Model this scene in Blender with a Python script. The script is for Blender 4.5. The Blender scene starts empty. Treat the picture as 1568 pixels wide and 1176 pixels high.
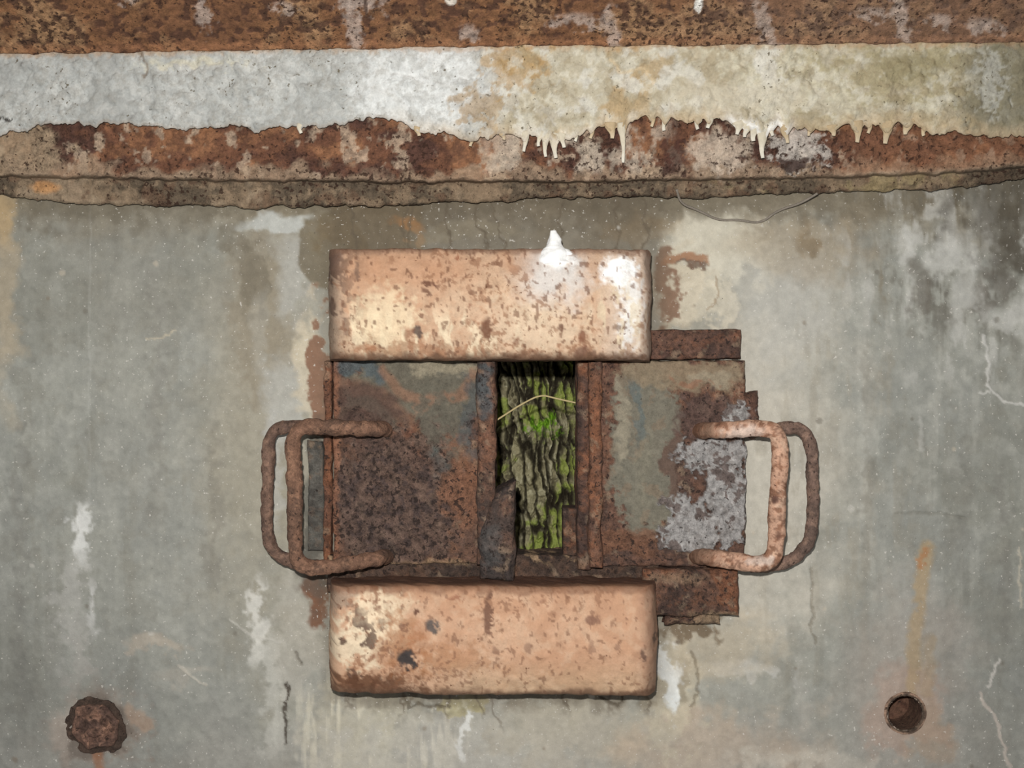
import bpy, math
import numpy as np
D=1.9; K=0.001
scene=bpy.context.scene
scene.view_settings.view_transform='Standard'
scene.view_settings.look='None'

# ---------------------------------------------------------------- helpers
def Wp(px,py,dep):
    px=np.asarray(px,float); py=np.asarray(py,float); dep=np.asarray(dep,float)
    px,py,dep=np.broadcast_arrays(px,py,dep)
    f=(D-dep)/D
    return np.stack([(px-784)*K*f,-dep,(588-py)*K*f],-1)
def lin(c):
    c=np.asarray(c,float)/255.0
    return np.where(c<=0.04045,c/12.92,((c+0.055)/1.055)**2.4)
def hsh(ix,iy,seed):
    s=np.uint32((seed*1442695041+12345)&0xffffffff)
    n=ix.astype(np.uint32)*np.uint32(374761393)+iy.astype(np.uint32)*np.uint32(668265263)+s
    n=(n^(n>>np.uint32(13)))*np.uint32(1274126177)
    n=(n^(n>>np.uint32(15)))*np.uint32(2246822519)
    n=n^(n>>np.uint32(16))
    return (n&np.uint32(0xffffff)).astype(float)/16777215.0
def vn(x,y,seed):
    x=x+100000.0; y=y+100000.0
    ix=np.floor(x).astype(np.int64); iy=np.floor(y).astype(np.int64)
    fx=x-ix; fy=y-iy
    fx=fx*fx*fx*(fx*(fx*6-15)+10); fy=fy*fy*fy*(fy*(fy*6-15)+10)
    a=hsh(ix,iy,seed); b=hsh(ix+1,iy,seed); c=hsh(ix,iy+1,seed); d=hsh(ix+1,iy+1,seed)
    return (a*(1-fx)+b*fx)*(1-fy)+(c*(1-fx)+d*fx)*fy
def fbm(x,y,sx,sy=None,o=4,seed=0):
    iso=sy is None
    if iso: sy=sx
    r=0;a=1;t=0
    xx=x/sx; yy=y/sy
    for i in range(o):
        if iso: xx,yy=xx*0.8+yy*0.6,yy*0.8-xx*0.6
        r=r+a*vn(xx,yy,seed+i*17)
        t+=a; a*=0.55; xx=xx*2.03+3.1; yy=yy*2.03+1.7
    return (r/t*2-1)*1.7
def voro(x,y,seed):
    x=x+1000.0;y=y+1000.0
    ix=np.floor(x).astype(np.int64); iy=np.floor(y).astype(np.int64)
    f1=np.full(x.shape,9.0); f2=np.full(x.shape,9.0); idc=np.zeros(x.shape)
    for i in (-1,0,1):
        for j in (-1,0,1):
            a=ix+i;b=iy+j
            d=np.hypot(a+0.1+0.8*hsh(a,b,seed)-x,b+0.1+0.8*hsh(a,b,seed+1)-y)
            n=d<f1
            f2=np.where(n,f1,np.minimum(f2,d)); f1=np.where(n,d,f1); idc=np.where(n,hsh(a,b,seed+2),idc)
    return f1,f2,idc
def S(a,b,x):
    t=np.clip((x-a)/(b-a),0,1); return t*t*(3-2*t)
def lay(C,m,col):
    m=np.clip(m,0,1)[...,None]
    C[...,:3]=C[...,:3]*(1-m)+lin(col)*m
def blob(X,Y,cx,cy,rx,ry,soft=0.3,n=0,amt=0.5):
    d=np.sqrt(((X-cx)/rx)**2+((Y-cy)/ry)**2)+n*amt
    return S(1+soft,1-soft,d)
def poly(X,Y,pts,w):
    d=np.full(X.shape,1e9)
    for (x0,y0),(x1,y1) in zip(pts[:-1],pts[1:]):
        L=(x1-x0)**2+(y1-y0)**2
        t=np.clip(((X-x0)*(x1-x0)+(Y-y0)*(y1-y0))/L,0,1)
        d=np.minimum(d,np.hypot(X-x0-t*(x1-x0),Y-y0-t*(y1-y0)))
    return S(w,w*0.3,d)
def newC(X,col,a=0.3):
    C=np.zeros(X.shape+(4,)); C[...,:3]=lin(col); C[...,3]=a; return C
DESAT={}
def mk(name,grids,mat,parent=None,smooth=True):
    Vs=[];Fs=[];Cs=[];off=0
    for g in grids:
        P,C=g[0],g[1]; m=g[2] if len(g)>2 else None
        n,k=P.shape[:2]
        idx=np.arange(n*k).reshape(n,k)+off
        q=np.stack([idx[:-1,:-1],idx[1:,:-1],idx[1:,1:],idx[:-1,1:]],-1)
        if m is not None: q=q[m]
        Fs.append(q.reshape(-1,4)); Vs.append(P.reshape(-1,3)); Cs.append(C.reshape(-1,4)); off+=n*k
    V=np.concatenate(Vs).astype(np.float32);F=np.concatenate(Fs).astype(np.int32);C=np.concatenate(Cs).astype(np.float32)
    ds,gain=DESAT.get(mat.name,(0,1))
    lum=(C[:,0]*0.3+C[:,1]*0.59+C[:,2]*0.11)[:,None]
    C[:,:3]=(C[:,:3]*(1-ds)+lum*ds)*gain
    me=bpy.data.meshes.new(name)
    me.vertices.add(len(V)); me.vertices.foreach_set('co',V.ravel())
    me.loops.add(F.size); me.loops.foreach_set('vertex_index',F.ravel())
    me.polygons.add(len(F)); me.polygons.foreach_set('loop_start',np.arange(0,F.size,4,dtype=np.int32))
    try: me.polygons.foreach_set('loop_total',np.full(len(F),4,dtype=np.int32))
    except Exception: pass
    me.update(calc_edges=True)
    if smooth: me.polygons.foreach_set('use_smooth',np.ones(len(F),dtype=bool))
    at=me.color_attributes.new('Col','FLOAT_COLOR','POINT')
    at.data.foreach_set('color',C.ravel())
    me.materials.append(mat)
    ob=bpy.data.objects.new(name,me); scene.collection.objects.link(ob)
    if parent: ob.parent=parent
    return ob
def empty(name):
    e=bpy.data.objects.new(name,None); e.empty_display_size=0.05; scene.collection.objects.link(e); return e

def material(name,rough=0.8,bump=0.5,coarse=90,fine=420,contrast=0.25,speck=(45,28,20),white=0.0,spscale=150,desat=0,gain=1,spec=0.3):
    DESAT[name]=(desat,gain)
    m=bpy.data.materials.new(name); m.use_nodes=True
    nt=m.node_tree; N=nt.nodes; L=nt.links
    b=N['Principled BSDF']; b.inputs['Roughness'].default_value=rough
    b.inputs['Specular IOR Level'].default_value=spec
    tc=N.new('ShaderNodeTexCoord')
    at=N.new('ShaderNodeAttribute'); at.attribute_name='Col'
    def noise(sc,det=6,ro=0.6):
        n=N.new('ShaderNodeTexNoise'); n.inputs['Scale'].default_value=sc; n.inputs['Detail'].default_value=det; n.inputs['Roughness'].default_value=ro
        L.new(tc.outputs['Object'],n.inputs['Vector']); return n
    def mr(src,a,b_,c,d):
        r=N.new('ShaderNodeMapRange'); L.new(src,r.inputs[0])
        r.inputs[1].default_value=a;r.inputs[2].default_value=b_;r.inputs[3].default_value=c;r.inputs[4].default_value=d
        return r.outputs[0]
    def math_(op,a,b_):
        r=N.new('ShaderNodeMath'); r.operation=op
        for i,v in enumerate((a,b_)):
            if isinstance(v,(int,float)): r.inputs[i].default_value=v
            else: L.new(v,r.inputs[i])
        return r.outputs[0]
    n1=noise(coarse); n2=noise(fine,5,0.7); n3=noise(spscale,3,0.55)
    amp=mr(at.outputs['Alpha'],0.05,0.6,0.35,1.25)
    s1=mr(n1.outputs[0],0.3,0.7,-contrast,contrast); s2=mr(n2.outputs[0],0.3,0.7,-contrast*0.9,contrast*0.9)
    f=math_('ADD',1.0,math_('MULTIPLY',math_('ADD',s1,s2),amp))
    mul=N.new('ShaderNodeVectorMath'); mul.operation='SCALE'
    L.new(at.outputs['Color'],mul.inputs[0]); L.new(f,mul.inputs[3])
    thr=mr(at.outputs['Alpha'],0,1,0.78,0.42)
    dlt=math_('SUBTRACT',n3.outputs[0],thr)
    sm=mr(dlt,0.0,0.05,0.0,0.85)
    mx=N.new('ShaderNodeMixRGB'); L.new(sm,mx.inputs[0]); L.new(mul.outputs[0],mx.inputs[1]); mx.inputs[2].default_value=(*lin(speck),1)
    col=mx.outputs[0]
    if white>0:
        n4=noise(230,2,0.5)
        sm2=mr(n4.outputs[0],0.70-white*0.1,0.76-white*0.1,0,0.6)
        mw=N.new('ShaderNodeMixRGB'); L.new(sm2,mw.inputs[0]); L.new(col,mw.inputs[1]); mw.inputs[2].default_value=(*lin((205,200,190)),1)
        col=mw.outputs[0]
    L.new(col,b.inputs['Base Color'])
    hs=math_('ADD',math_('MULTIPLY',math_('ADD',n1.outputs[0],math_('MULTIPLY',n2.outputs[0],0.5)),amp),math_('MULTIPLY',sm,-0.25))
    bp=N.new('ShaderNodeBump'); bp.inputs['Strength'].default_value=bump; bp.inputs['Distance'].default_value=0.004
    L.new(hs,bp.inputs['Height']); L.new(bp.outputs[0],b.inputs['Normal'])
    return m
M_wall=material('stained_concrete',0.75,0.40,70,500,0.16,(70,62,50),white=0.35,gain=0.95)
M_rust=material('rusted_steel',0.85,0.9,110,480,0.42,(44,34,30),desat=0.12,gain=0.92)
M_beam=material('rusted_beam',0.85,0.8,90,420,0.34,(52,32,22),spscale=150,desat=0.08,gain=0.94)
M_paint=material('peeling_paint_steel',0.7,0.5,70,330,0.18,(100,64,44),spscale=120,desat=0.04,gain=0.88,spec=0.2)
M_lime=material('lime_plaster',0.8,0.7,80,350,0.19,(95,85,65),gain=0.88,spec=0.15)
M_bark=material('tree_bark',0.95,0.7,160,600,0.30,(35,30,20),spec=0.1,gain=1.30)
M_hpaint=material('painted_handle',0.8,0.8,90,400,0.28,(88,56,42),spscale=150,desat=0.05,gain=0.86)

def axis(a,b,df,db,r,step,rd=None):
    rd=r if rd is None else rd
    n=max(4,int(max(r,4)/2.0)); th=np.linspace(0,math.pi/2,n+1)
    nb=max(3,int((df-rd*K-db)*1000/4))
    back=np.linspace(db,df-rd*K,nb,endpoint=False)
    ax=a+r*(1-np.cos(th)); ad=df-rd*K+rd*K*np.sin(th)
    mid=np.arange(a+r+step,b-r-step*0.5,step)
    xs=np.concatenate([np.full(nb,a),ax,mid,(b-r*(1-np.cos(th)))[::-1],np.full(nb,b)])
    ds=np.concatenate([back,ad,np.full(len(mid),df),ad[::-1],back[::-1]])
    return xs,ds
def slab(x0,x1,y0,y1,df,db,paint,rx=4,ry=4,step=2.2,rough=0.8,rs=12,wob=1.0,bulge=0,warp=None,seed=0,rdx=None,dn=None):
    xs,dx=axis(x0,x1,df,db,rx,step,rdx); ys,dy=axis(y0,y1,df,db,ry,step)
    X,Y=np.meshgrid(xs,ys,indexing='ij'); Dp=np.minimum(dx[:,None],dy[None,:])
    back=(df-Dp)*1000
    XN=X+back*0.8; YN=Y+back*0.6
    C=paint(X,Y,XN,YN)
    dd=rough*fbm(XN,YN,rs,o=4,seed=seed+5)*K
    if dn is not None: dd=dd+dn(X,Y,XN,YN)*K
    Xw=X+wob*fbm(XN,YN,30,o=4,seed=seed+1); Yw=Y+wob*fbm(XN,YN,30,o=4,seed=seed+2)
    if bulge:
        v=(Y-y0)/(y1-y0); Dp=Dp+bulge*K*(1-np.abs(2*v-1)**2.2)*S(db,df,Dp)
    if warp: Xw,Yw=warp(Xw,Yw)
    f=(D-df)/D
    P=np.stack([(Xw-784)*K*f,-(Dp+dd),(588-Yw)*K*f],-1)
    return P,C

def tube(path,rad,n=20,seed=0,rough=0.6,flat=1.0,sub=4,step=0.003):
    p=np.array(path,float); r=np.array(rad,float) if np.ndim(rad) else np.full(len(p),float(rad))
    q=np.concatenate([p,r[:,None]],1)
    for _ in range(sub):
        a=q[:-1]*0.75+q[1:]*0.25; b=q[:-1]*0.25+q[1:]*0.75
        q=np.concatenate([q[:1],np.stack([a,b],1).reshape(-1,4),q[-1:]])
    s=np.concatenate([[0],np.cumsum(np.linalg.norm(np.diff(q[:,:3],axis=0),axis=1))])
    m=max(6,int(s[-1]/step)); t=np.linspace(0,s[-1],m)
    q=np.stack([np.interp(t,s,q[:,i]) for i in range(4)],1)
    T=np.gradient(q[:,:3],axis=0); T/=np.linalg.norm(T,axis=1)[:,None]+1e-12
    ref=np.array([0,1,0.0])
    if abs(np.mean(T@ref))>0.8: ref=np.array([1.0,0,0])
    A=np.cross(T,ref); A/=np.linalg.norm(A,axis=1)[:,None]+1e-12
    B=np.cross(A,T)
    th=np.linspace(0,2*math.pi,n+1)
    q=np.concatenate([q[:1],q,q[-1:]]);A=np.concatenate([A[:1],A,A[-1:]]);B=np.concatenate([B[:1],B,B[-1:]])
    t=np.concatenate([t[:1],t,t[-1:]])
    rr=q[:,3].copy(); rr[0]=0; rr[-1]=0
    TT,TH=np.meshgrid(t*1000,np.cos(th)*12+np.sin(th)*5,indexing='ij')
    nz=1+0.10*rough*fbm(TT,TH,14,o=4,seed=seed)
    R=rr[:,None]*nz
    P=q[:,None,:3]+A[:,None,:]*(R*np.cos(th))[...,None]+B[:,None,:]*(R*np.sin(th)*flat)[...,None]
    return P,TT,TH
def unproj(P):
    f=D/(D+P[...,1]); return P[...,0]*f/K+784, 588-P[...,2]*f/K

# ---------------------------------------------------------------- WALL
st=2.0
xs=np.arange(-240,1810,st); ys=np.arange(262,1420,st)
X,Y=np.meshgrid(xs,ys,indexing='ij')
g1=fbm(X,Y,160,o=5,seed=1); g2=fbm(X,Y,50,o=5,seed=2); g3=fbm(X,Y,18,o=4,seed=3); g4=fbm(X,Y,160,o=5,seed=4)
sv=fbm(X,Y,22,240,o=4,seed=5); sv2=fbm(X,Y,16,75,o=5,seed=6); g5=fbm(X,Y,34,o=5,seed=8); g6=fbm(X,Y,9,o=3,seed=42)
XW=X+14*g2+6*g3; YW=Y+14*fbm(X,Y,50,o=4,seed=7)+6*g3
C=newC(X,(143,143,135),0.12)
lay(C,S(-0.5,0.7,g1+0.3*g3)*0.5,(156,155,144))
lay(C,S(0.0,0.9,g4+0.3*g2)*0.5,(127,126,115))
lay(C,S(0.1,0.9,sv)*0.3,(163,162,152))
lay(C,S(0.2,0.9,-sv+0.3*g3)*0.35,(126,123,112))
lay(C,S(0.25,0.7,g5)*0.28,(166,165,156)); lay(C,S(0.25,0.7,-g5+0.3*g3)*0.3,(122,118,107))
lay(C,blob(XW,YW,800,700,470,520,0.35,g2,0.15)*0.42,(166,159,142))
lay(C,blob(XW,YW,410,640,90,340,0.5,g2,0.25)*0.5,(150,141,121))
lay(C,blob(XW,YW,1200,620,110,320,0.4,g2,0.25)*0.5,(182,177,164))
lay(C,blob(XW,YW,1165,760,80,230,0.4,g2,0.2)*0.6,(196,189,174))
lay(C,S(0.1,0.7,sv2+0.3*g3)*blob(X,Y,1240,700,150,330,0.4)*0.35,(146,138,122))
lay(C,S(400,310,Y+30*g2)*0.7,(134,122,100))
lay(C,S(365,315,Y+25*g3)*0.55,(94,83,64))  # shade under the ledge, painted over the brown strip
lay(C,blob(XW,YW,8,400,20,200,0.5,g2,0.25)*0.5,(188,168,136))
lay(C,blob(XW,YW,4,335,16,36,0.5,g2,0.3)*0.5,(190,158,110))
# left upper area
lay(C,blob(XW,YW,220,420,200,110,0.6,g2,0.4)*0.35,(124,120,108))
lay(C,blob(XW,YW,410,480,60,160,0.25,g3,0.3)*0.55,(134,122,102))
lay(C,blob(XW,YW,385,430,24,60,0.2,g3,0.25)*0.6,(108,100,84))
lay(C,blob(XW,YW,360,360,20,30,0.2,g3,0.35)*0.5,(110,102,86))
lay(C,blob(XW,YW,430,340,62,12,0.4,g3,0.3)*0.75,(190,192,186))
lay(C,blob(XW,YW,448,425,26,70,0.5,g3,0.3)*0.6,(176,176,169))
lay(C,blob(XW,YW,400,520,16,60,0.6,g3,0.5)*0.4,(166,162,150))
lay(C,blob(X+4*g3,Y+4*g3,508,385,54,58,0.05)*0.85,(110,99,78))
lay(C,blob(XW,YW,570,345,90,34,0.25,g3,0.3)*0.7,(116,99,72))
lay(C,blob(XW,YW,625,345,28,11,0.4,g3,0.4)*0.8,(190,132,72))
lay(C,blob(XW,YW,720,352,80,14,0.4,g3,0.4)*0.5,(175,165,140))
lay(C,blob(XW,YW,440,610,36,60,0.5,g3,0.4)*0.6,(180,180,173))
lay(C,blob(XW,YW,482,560,26,80,0.3,g3,0.5)*0.8,(198,186,162))
lay(C,blob(XW,YW,494,575,16,75,0.2,g3,0.8)*0.85,(122,80,56))
lay(C,blob(XW,YW,975,350,60,22,0.4,g3,0.4)*0.45,(156,132,98))
lay(C,S(2.5,0.5,np.abs(X-138+3*g2))*S(300,360,Y)*S(860,600,Y)*0.15,(188,186,178))
lay(C,S(140,150,X)*S(370,150,X)*S(320,360,Y)*S(950,600,Y)*0.12,(140,134,120))
# right upper
lay(C,blob(XW,YW,1095,385,90,56,0.3,g3,0.35)*0.8,(202,195,176))
lay(C,blob(XW,YW,1040,450,44,60,0.3,g3,0.35)*0.7,(192,179,155))
pt=blob(XW,YW,1078,465,52,42,0.12,g3,0.2); lay(C,pt*0.6,(204,194,172))
lay(C,blob(XW,YW,1018,440,13,52,0.3,g3,0.55)*0.85,(120,84,62))
lay(C,blob(XW,YW,1058,402,30,9,0.3,g3,0.4)*0.9,(150,108,78))
lay(C,blob(XW,YW,1062,410,20,5,0.3,g3,0.4)*0.8,(95,72,58))
lay(C,blob(XW,YW,1200,470,60,90,0.6,g3,0.3)*0.45,(180,178,170))
lay(C,blob(XW,YW,1230,380,110,40,0.5,g2,0.4)*0.5,(148,133,110))
lay(C,S(0.1,0.6,sv2*0.6+0.5*g5)*blob(X,Y,1460,420,170,170,0.5)*0.6,(188,186,178))
lay(C,S(0.05,0.55,-sv2*0.6-0.5*g5+0.2*g3)*blob(X,Y,1500,400,150,130,0.5)*0.8,(98,94,84))
for cx,cy,rx,ry,c in [(1392,380,8,22,(192,190,182)),(1410,440,9,40,(106,100,90)),(1455,390,20,34,(188,186,178)),(1505,345,12,30,(186,184,176)),(1530,430,24,24,(98,92,82)),(1555,370,18,40,(92,87,76)),(1495,450,10,28,(104,98,88)),(1350,440,6,30,(122,113,95)),(1230,365,12,20,(124,106,80)),(1560,480,30,20,(184,182,174)),(1470,470,14,40,(176,174,166))]:
    lay(C,blob(XW,YW,cx,cy,rx*1.3,ry*1.2,0.5,g3,0.5)*0.7,c)
lay(C,blob(XW,YW,1560,320,100,66,0.5,g3,0.4)*0.75,(80,73,61))
lay(C,S(0.1,0.8,sv+0.3*g3)*blob(X,Y,1420,600,160,350,0.4)*0.35,(168,166,156))
def eff(cx,y0,y1,w,col,s,sd):
    wv=cx+8*fbm(X*0+sd,Y,60,o=3,seed=sd)
    m=S(w,w*0.1,np.abs(X-wv)+w*0.8*g3+w*0.3*g6)*S(y0-15,y0+25,Y+14*g3)*S(y1+35,y1-35,Y+14*g3)
    lay(C,m*s,col)
eff(130,765,860,16,(214,213,207),0.95,31)
eff(112,850,1020,36,(182,179,171),0.6,35)
eff(137,890,960,8,(206,204,198),0.85,32)
eff(395,885,1010,17,(210,207,197),0.85,33)
eff(415,960,1160,24,(194,191,180),0.6,34)
eff(120,960,1060,20,(176,171,162),0.5,36)
eff(420,620,800,14,(182,180,173),0.5,37)
eff(1380,860,1000,20,(172,170,162),0.35,38)
eff(1230,1000,1120,14,(176,172,162),0.4,39)
eff(30,600,1100,14,(122,119,111),0.35,44); eff(240,400,800,16,(126,122,113),0.35,45); eff(330,640,900,14,(128,122,110),0.4,46)
eff(1480,620,900,16,(124,121,112),0.35,47); eff(1330,520,900,10,(128,122,110),0.35,48); eff(1540,700,1000,10,(120,116,108),0.35,49)
lay(C,blob(XW,YW,235,990,46,13,0.4,g3,0.5)*0.55,(186,171,152))
lay(C,blob(XW,YW,290,1035,40,10,0.5,g3,0.5)*0.4,(184,175,160))
lay(C,blob(XW,YW,460,985,30,110,0.4,g3,0.5)*0.45,(184,178,165))
lay(C,blob(XW,YW,487,905,16,50,0.3,g3,0.5)*0.9,(112,70,44))
lay(C,blob(XW,YW,481,860,24,60,0.3,g3,0.3)*0.6,(90,80,70))  # shade at the foot of the gap beside the shutter, painted on the wall
lay(C,blob(XW,YW,486,770,22,110,0.2,g3,0.2)*0.7,(84,82,74))  # shadowed gap left of the shutter, painted dark on the wall
# below lower rail
lay(C,S(0.0,0.6,fbm(X,Y,12,90,o=4,seed=41)+0.4*g2)*blob(X,Y,580,1130,130,110,0.3)*0.8,(210,203,182))
lay(C,blob(XW,YW,560,1130,80,80,0.4,g3,0.5)*0.5,(200,191,166))
lay(C,blob(XW,YW,700,1150,180,60,0.4,g3,0.5)*0.45,(184,181,172))
lay(C,blob(XW,YW,880,1110,120,60,0.4,g3,0.5)*0.6,(176,167,148))
lay(C,blob(XW,YW,1110,1150,150,50,0.5,g2,0.5)*0.5,(186,162,138))
lay(C,blob(XW,YW,1030,1060,42,90,0.3,g3,0.5)*0.65,(190,179,155))
lay(C,blob(XW,YW,1022,1030,11,50,0.3,g3,0.5)*0.9,(226,228,224))
lay(C,blob(XW,YW,1040,1050,8,40,0.3,g3,0.5)*0.5,(120,108,88))
lay(C,blob(XW,YW,1150,1030,50,12,0.4,g3,0.8)*0.5,(196,193,185))
lay(C,blob(XW,YW,1110,990,90,60,0.4,g2,0.4)*0.55,(184,170,146))
lay(C,blob(XW,YW,1055,962,55,16,0.3,g3,0.6)*0.85,(106,88,66))
lay(C,blob(XW,YW,1250,1165,110,18,0.4,g3,0.7)*0.6,(202,194,178))
lay(C,blob(XW,YW,718,1110,5,45,0.3,g3,0.3)*0.8,(220,220,214))
lay(C,blob(XW,YW,715,1072,40,8,0.3,g3,0.6)*0.6,(180,168,112))
for cx,l,wd in ((545,20,4),(610,32,3),(622,12,5),(690,40,4),(735,34,3),(765,55,4),(860,26,4),(940,32,6),(985,30,4)):
    lay(C,S(wd,1,np.abs(XW-cx))*S(1075+l,1064+l*0.5,Y)*0.7,(92,80,64))
lay(C,S(1096,1068,Y+14*g3)*S(480,520,X)*S(1040,1000,X)*0.6,(92,81,65))  # lower rail's shadow painted on the chipped crust below it
lay(C,S(1050,1200,Y+60*g2)*0.35,(160,153,143))
lay(C,blob(XW,YW,1390,1050,95,130,0.4,g2,0.3)*0.4,(168,155,143))
lay(C,blob(XW,YW,1386,1085,58,64,0.3,g3,0.3)*0.6,(182,154,136))
lay(C,blob(XW,YW,1420,1130,36,50,0.4,g3,0.4)*0.4,(172,143,112))
lay(C,poly(X+5*g3,Y,[(1420,838),(1412,900),(1402,960),(1400,1020),(1395,1060)],16)*S(-0.6,0.3,g3+0.5)*0.65,(170,144,104))
lay(C,poly(X+6*g3+3*g6,Y,[(1418,842),(1412,868)],7)*0.75,(164,116,76))
lay(C,poly(X+5*g3,Y,[(1425,980),(1418,1060)],14)*0.4,(168,140,98))
lay(C,blob(XW,YW,146,1112,62,56,0.4,g3,0.4)*0.7,(146,127,111))
lay(C,blob(XW,YW,146,1112,46,46,0.2,g3,0.2)*0.6,(96,82,71))
lay(C,blob(XW,YW,210,1100,16,12,0.4,g3,0.4)*0.6,(180,152,128))
lay(C,blob(XW,YW,98,1105,16,36,0.4,g3,0.4)*0.65,(186,172,158))
lay(C,poly(X+4*g3,Y,[(146,1145),(155,1176),(160,1240)],11)*0.75,(160,104,62))
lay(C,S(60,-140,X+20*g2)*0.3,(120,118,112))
lay(C,blob(X,Y,0,1176,330,260,0.8)*0.35,(92,92,89))  # flash falloff painted into the lower left corner
lay(C,blob(X,Y,1568,1176,280,240,0.8)*0.3,(104,104,101))  # same painted falloff in the lower right corner
rng=np.random.RandomState(4)
for i in range(60):
    cx,cy=rng.uniform(-50,1620),rng.uniform(340,1200); r=rng.uniform(1.5,4)
    sl=(slice(max(0,int((cx-30+240)/st)),int((cx+30+240)/st)),slice(max(0,int((cy-30-262)/st)),max(0,int((cy+30-262)/st))))
    if C[sl].size==0: continue
    sub=C[sl]; d=np.hypot(X[sl]-cx,Y[sl]-cy)
    lay(sub,S(r+2,r-1,d+3*g3[sl])*0.5,[(190,178,158),(196,192,182),(120,104,86),(100,92,80)][i%4]); C[sl]=sub
H=np.zeros(X.shape)
for pts,w,col,s in [
  ([(1505,515),(1515,560),(1512,590),(1535,612),(1568,618)],3,(200,197,190),0.65),
  ([(1515,600),(1500,602)],3,(205,202,194),0.6),
  ([(1530,1010),(1510,1050)],4,(198,192,183),0.7),
  ([(1500,1060),(1530,1110),(1545,1176),(1550,1230)],4,(190,177,165),0.6),
  ([(1560,840),(1563,930)],3,(195,184,164),0.5),
  ([(225,522),(250,518),(270,508)],3,(184,173,150),0.6),
  ([(440,1050),(436,1100),(438,1140)],3.5,(64,54,44),0.9),
  ([(450,1000),(460,1020)],3,(70,58,46),0.5),
  ([(1095,425),(1100,450),(1085,480)],2.5,(150,130,105),0.7),
  ([(1130,930),(1095,960),(1100,990)],3,(120,105,85),0.7),
  ([(1245,870),(1242,960),(1250,985)],2.8,(110,100,84),0.5),
  ([(1375,790),(1420,787),(1475,795)],2.2,(114,110,100),0.4),
  ([(270,1020),(300,1040),(318,1050)],3,(186,178,164),0.5),
  ([(352,950),(385,975),(430,985)],3,(186,182,172),0.5),
  ([(920,1068),(945,1085),(955,1066)],3,(80,70,56),0.8),
  ([(620,1066),(626,1082),(640,1078),(690,1086)],3,(84,74,58),0.7),
  ([(1060,1000),(1070,1050),(1062,1080)],3,(110,98,80),0.6),
  ([(1408,640),(1412,690)],5,(176,174,166),0.5)]:
    m=poly(X+4*g3+2*g6,Y+4*g2+2*g6,pts,w); lay(C,m*s,col); H+= m*(0.8 if col[0]>140 else -2.5)
C[...,:3]*=(1+0.06*g6+0.05*g3)[...,None]
H+=0.6*g2+0.5*g3+1.2*g1+0.5*S(0.2,0.4,g5)+0.25*g6
H+=1.5*pt
H-=3.0*S(1092,1070,Y+14*g3)*S(480,520,X)*S(1040,1000,X)
xc=(X[:-1,:-1]+st/2); yc=(Y[:-1,:-1]+st/2)
keep=~((xc>700)&(xc<940)&(yc>500)&(yc<905))
keep&=~(np.hypot(xc-1386,yc-1092)<27)
P=Wp(X,Y,0); P[...,1]-=H*K
def box(x0,x1,z0,z1,y0,y1,col):
    out=[]
    def w(px,pz,y): return [(px-784)*K,y,(588-pz)*K]
    fs=[[w(x0,z0,y0),w(x1,z0,y0),w(x1,z1,y0),w(x0,z1,y0)],[w(x0,z0,y1),w(x1,z0,y1),w(x1,z1,y1),w(x0,z1,y1)],
        [w(x0,z0,y0),w(x0,z1,y0),w(x0,z1,y1),w(x0,z0,y1)],[w(x1,z0,y0),w(x1,z1,y0),w(x1,z1,y1),w(x1,z0,y1)],
        [w(x0,z0,y0),w(x1,z0,y0),w(x1,z0,y1),w(x0,z0,y1)],[w(x0,z1,y0),w(x1,z1,y0),w(x1,z1,y1),w(x0,z1,y1)]]
    for f in fs:
        a=np.array([[f[0],f[3]],[f[1],f[2]]]); out.append((a,newC(a[...,0],col,0.3)))
    return out
gr=[(P,C,keep)]
cc=(120,112,98)
gr+=box(-240,715,262,1420,0.012,0.30,cc)+box(925,1340,262,1420,0.012,0.30,cc)+box(1430,1808,262,1420,0.012,0.30,cc)
gr+=box(1340,1430,262,1050,0.012,0.30,cc)+box(1340,1430,1134,1420,0.012,0.30,cc)+box(1340,1430,1050,1134,0.12,0.30,(60,45,36))
gr+=box(715,925,262,515,0.012,0.30,cc)+box(715,925,893,1420,0.012,0.30,cc)
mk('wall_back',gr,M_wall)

# ---------------------------------------------------------------- ceiling beam / ledge
xs=np.arange(-240,1810,2.0)
def I(x,pts):
    p=np.array(pts,float); return np.interp(x,p[:,0],p[:,1])
yb=I(xs,[(-240,290),(0,298),(60,306),(150,312),(330,318),(600,314),(850,302),(1050,303),(1480,288),(1568,272),(1800,262)])+4*fbm(xs,xs*0,26,o=5,seed=9)
yl=I(xs,[(-240,264),(0,268),(300,275),(600,278),(900,277),(1250,272),(1500,262),(1568,254),(1800,248)])+2.2*fbm(xs,xs*0,26,o=6,seed=10)
yl=np.minimum(yl,yb-8)
rows=[(yb,-0.01),(yb,0.008),(yb,0.024),(yb-3,0.028),(yl+7,0.034),(yl+3,0.036),(yl+0.5,0.064),(yl-1,0.071),(yl-3,0.074),(yl*0.5+100,0.079),(0*xs+205,0.082),(0*xs+150,0.085),(0*xs+60,0.09)]
cnt=[3,3,3,9,3,7,3,4,20,20,18,8]
PY=[];DP=[]
for (a,da),(b,db),n in zip(rows[:-1],rows[1:],cnt):
    for t in np.linspace(0,1,n,endpoint=False): PY.append(a*(1-t)+b*t); DP.append(np.full(xs.shape,da*(1-t)+db*t))
PY=np.array(PY).T; DP=np.array(DP).T; X=np.repeat(xs[:,None],PY.shape[1],1); Y=PY
g1=fbm(X,Y,90,45,o=5,seed=11); g2=fbm(X,Y,26,o=5,seed=12); g3=fbm(X,Y,9,o=4,seed=13); fl=fbm(X,Y,20,o=5,seed=16)
C=newC(X,(116,76,53),0.5)
lay(C,S(0,0.5,g1+0.3*g2)*0.8,(78,52,44))
lay(C,S(0.1,0.5,-g1+0.4*g2)*0.75,(150,103,68))
lay(C,S(0.12,0.45,fl)*0.5,(94,60,42))
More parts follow.
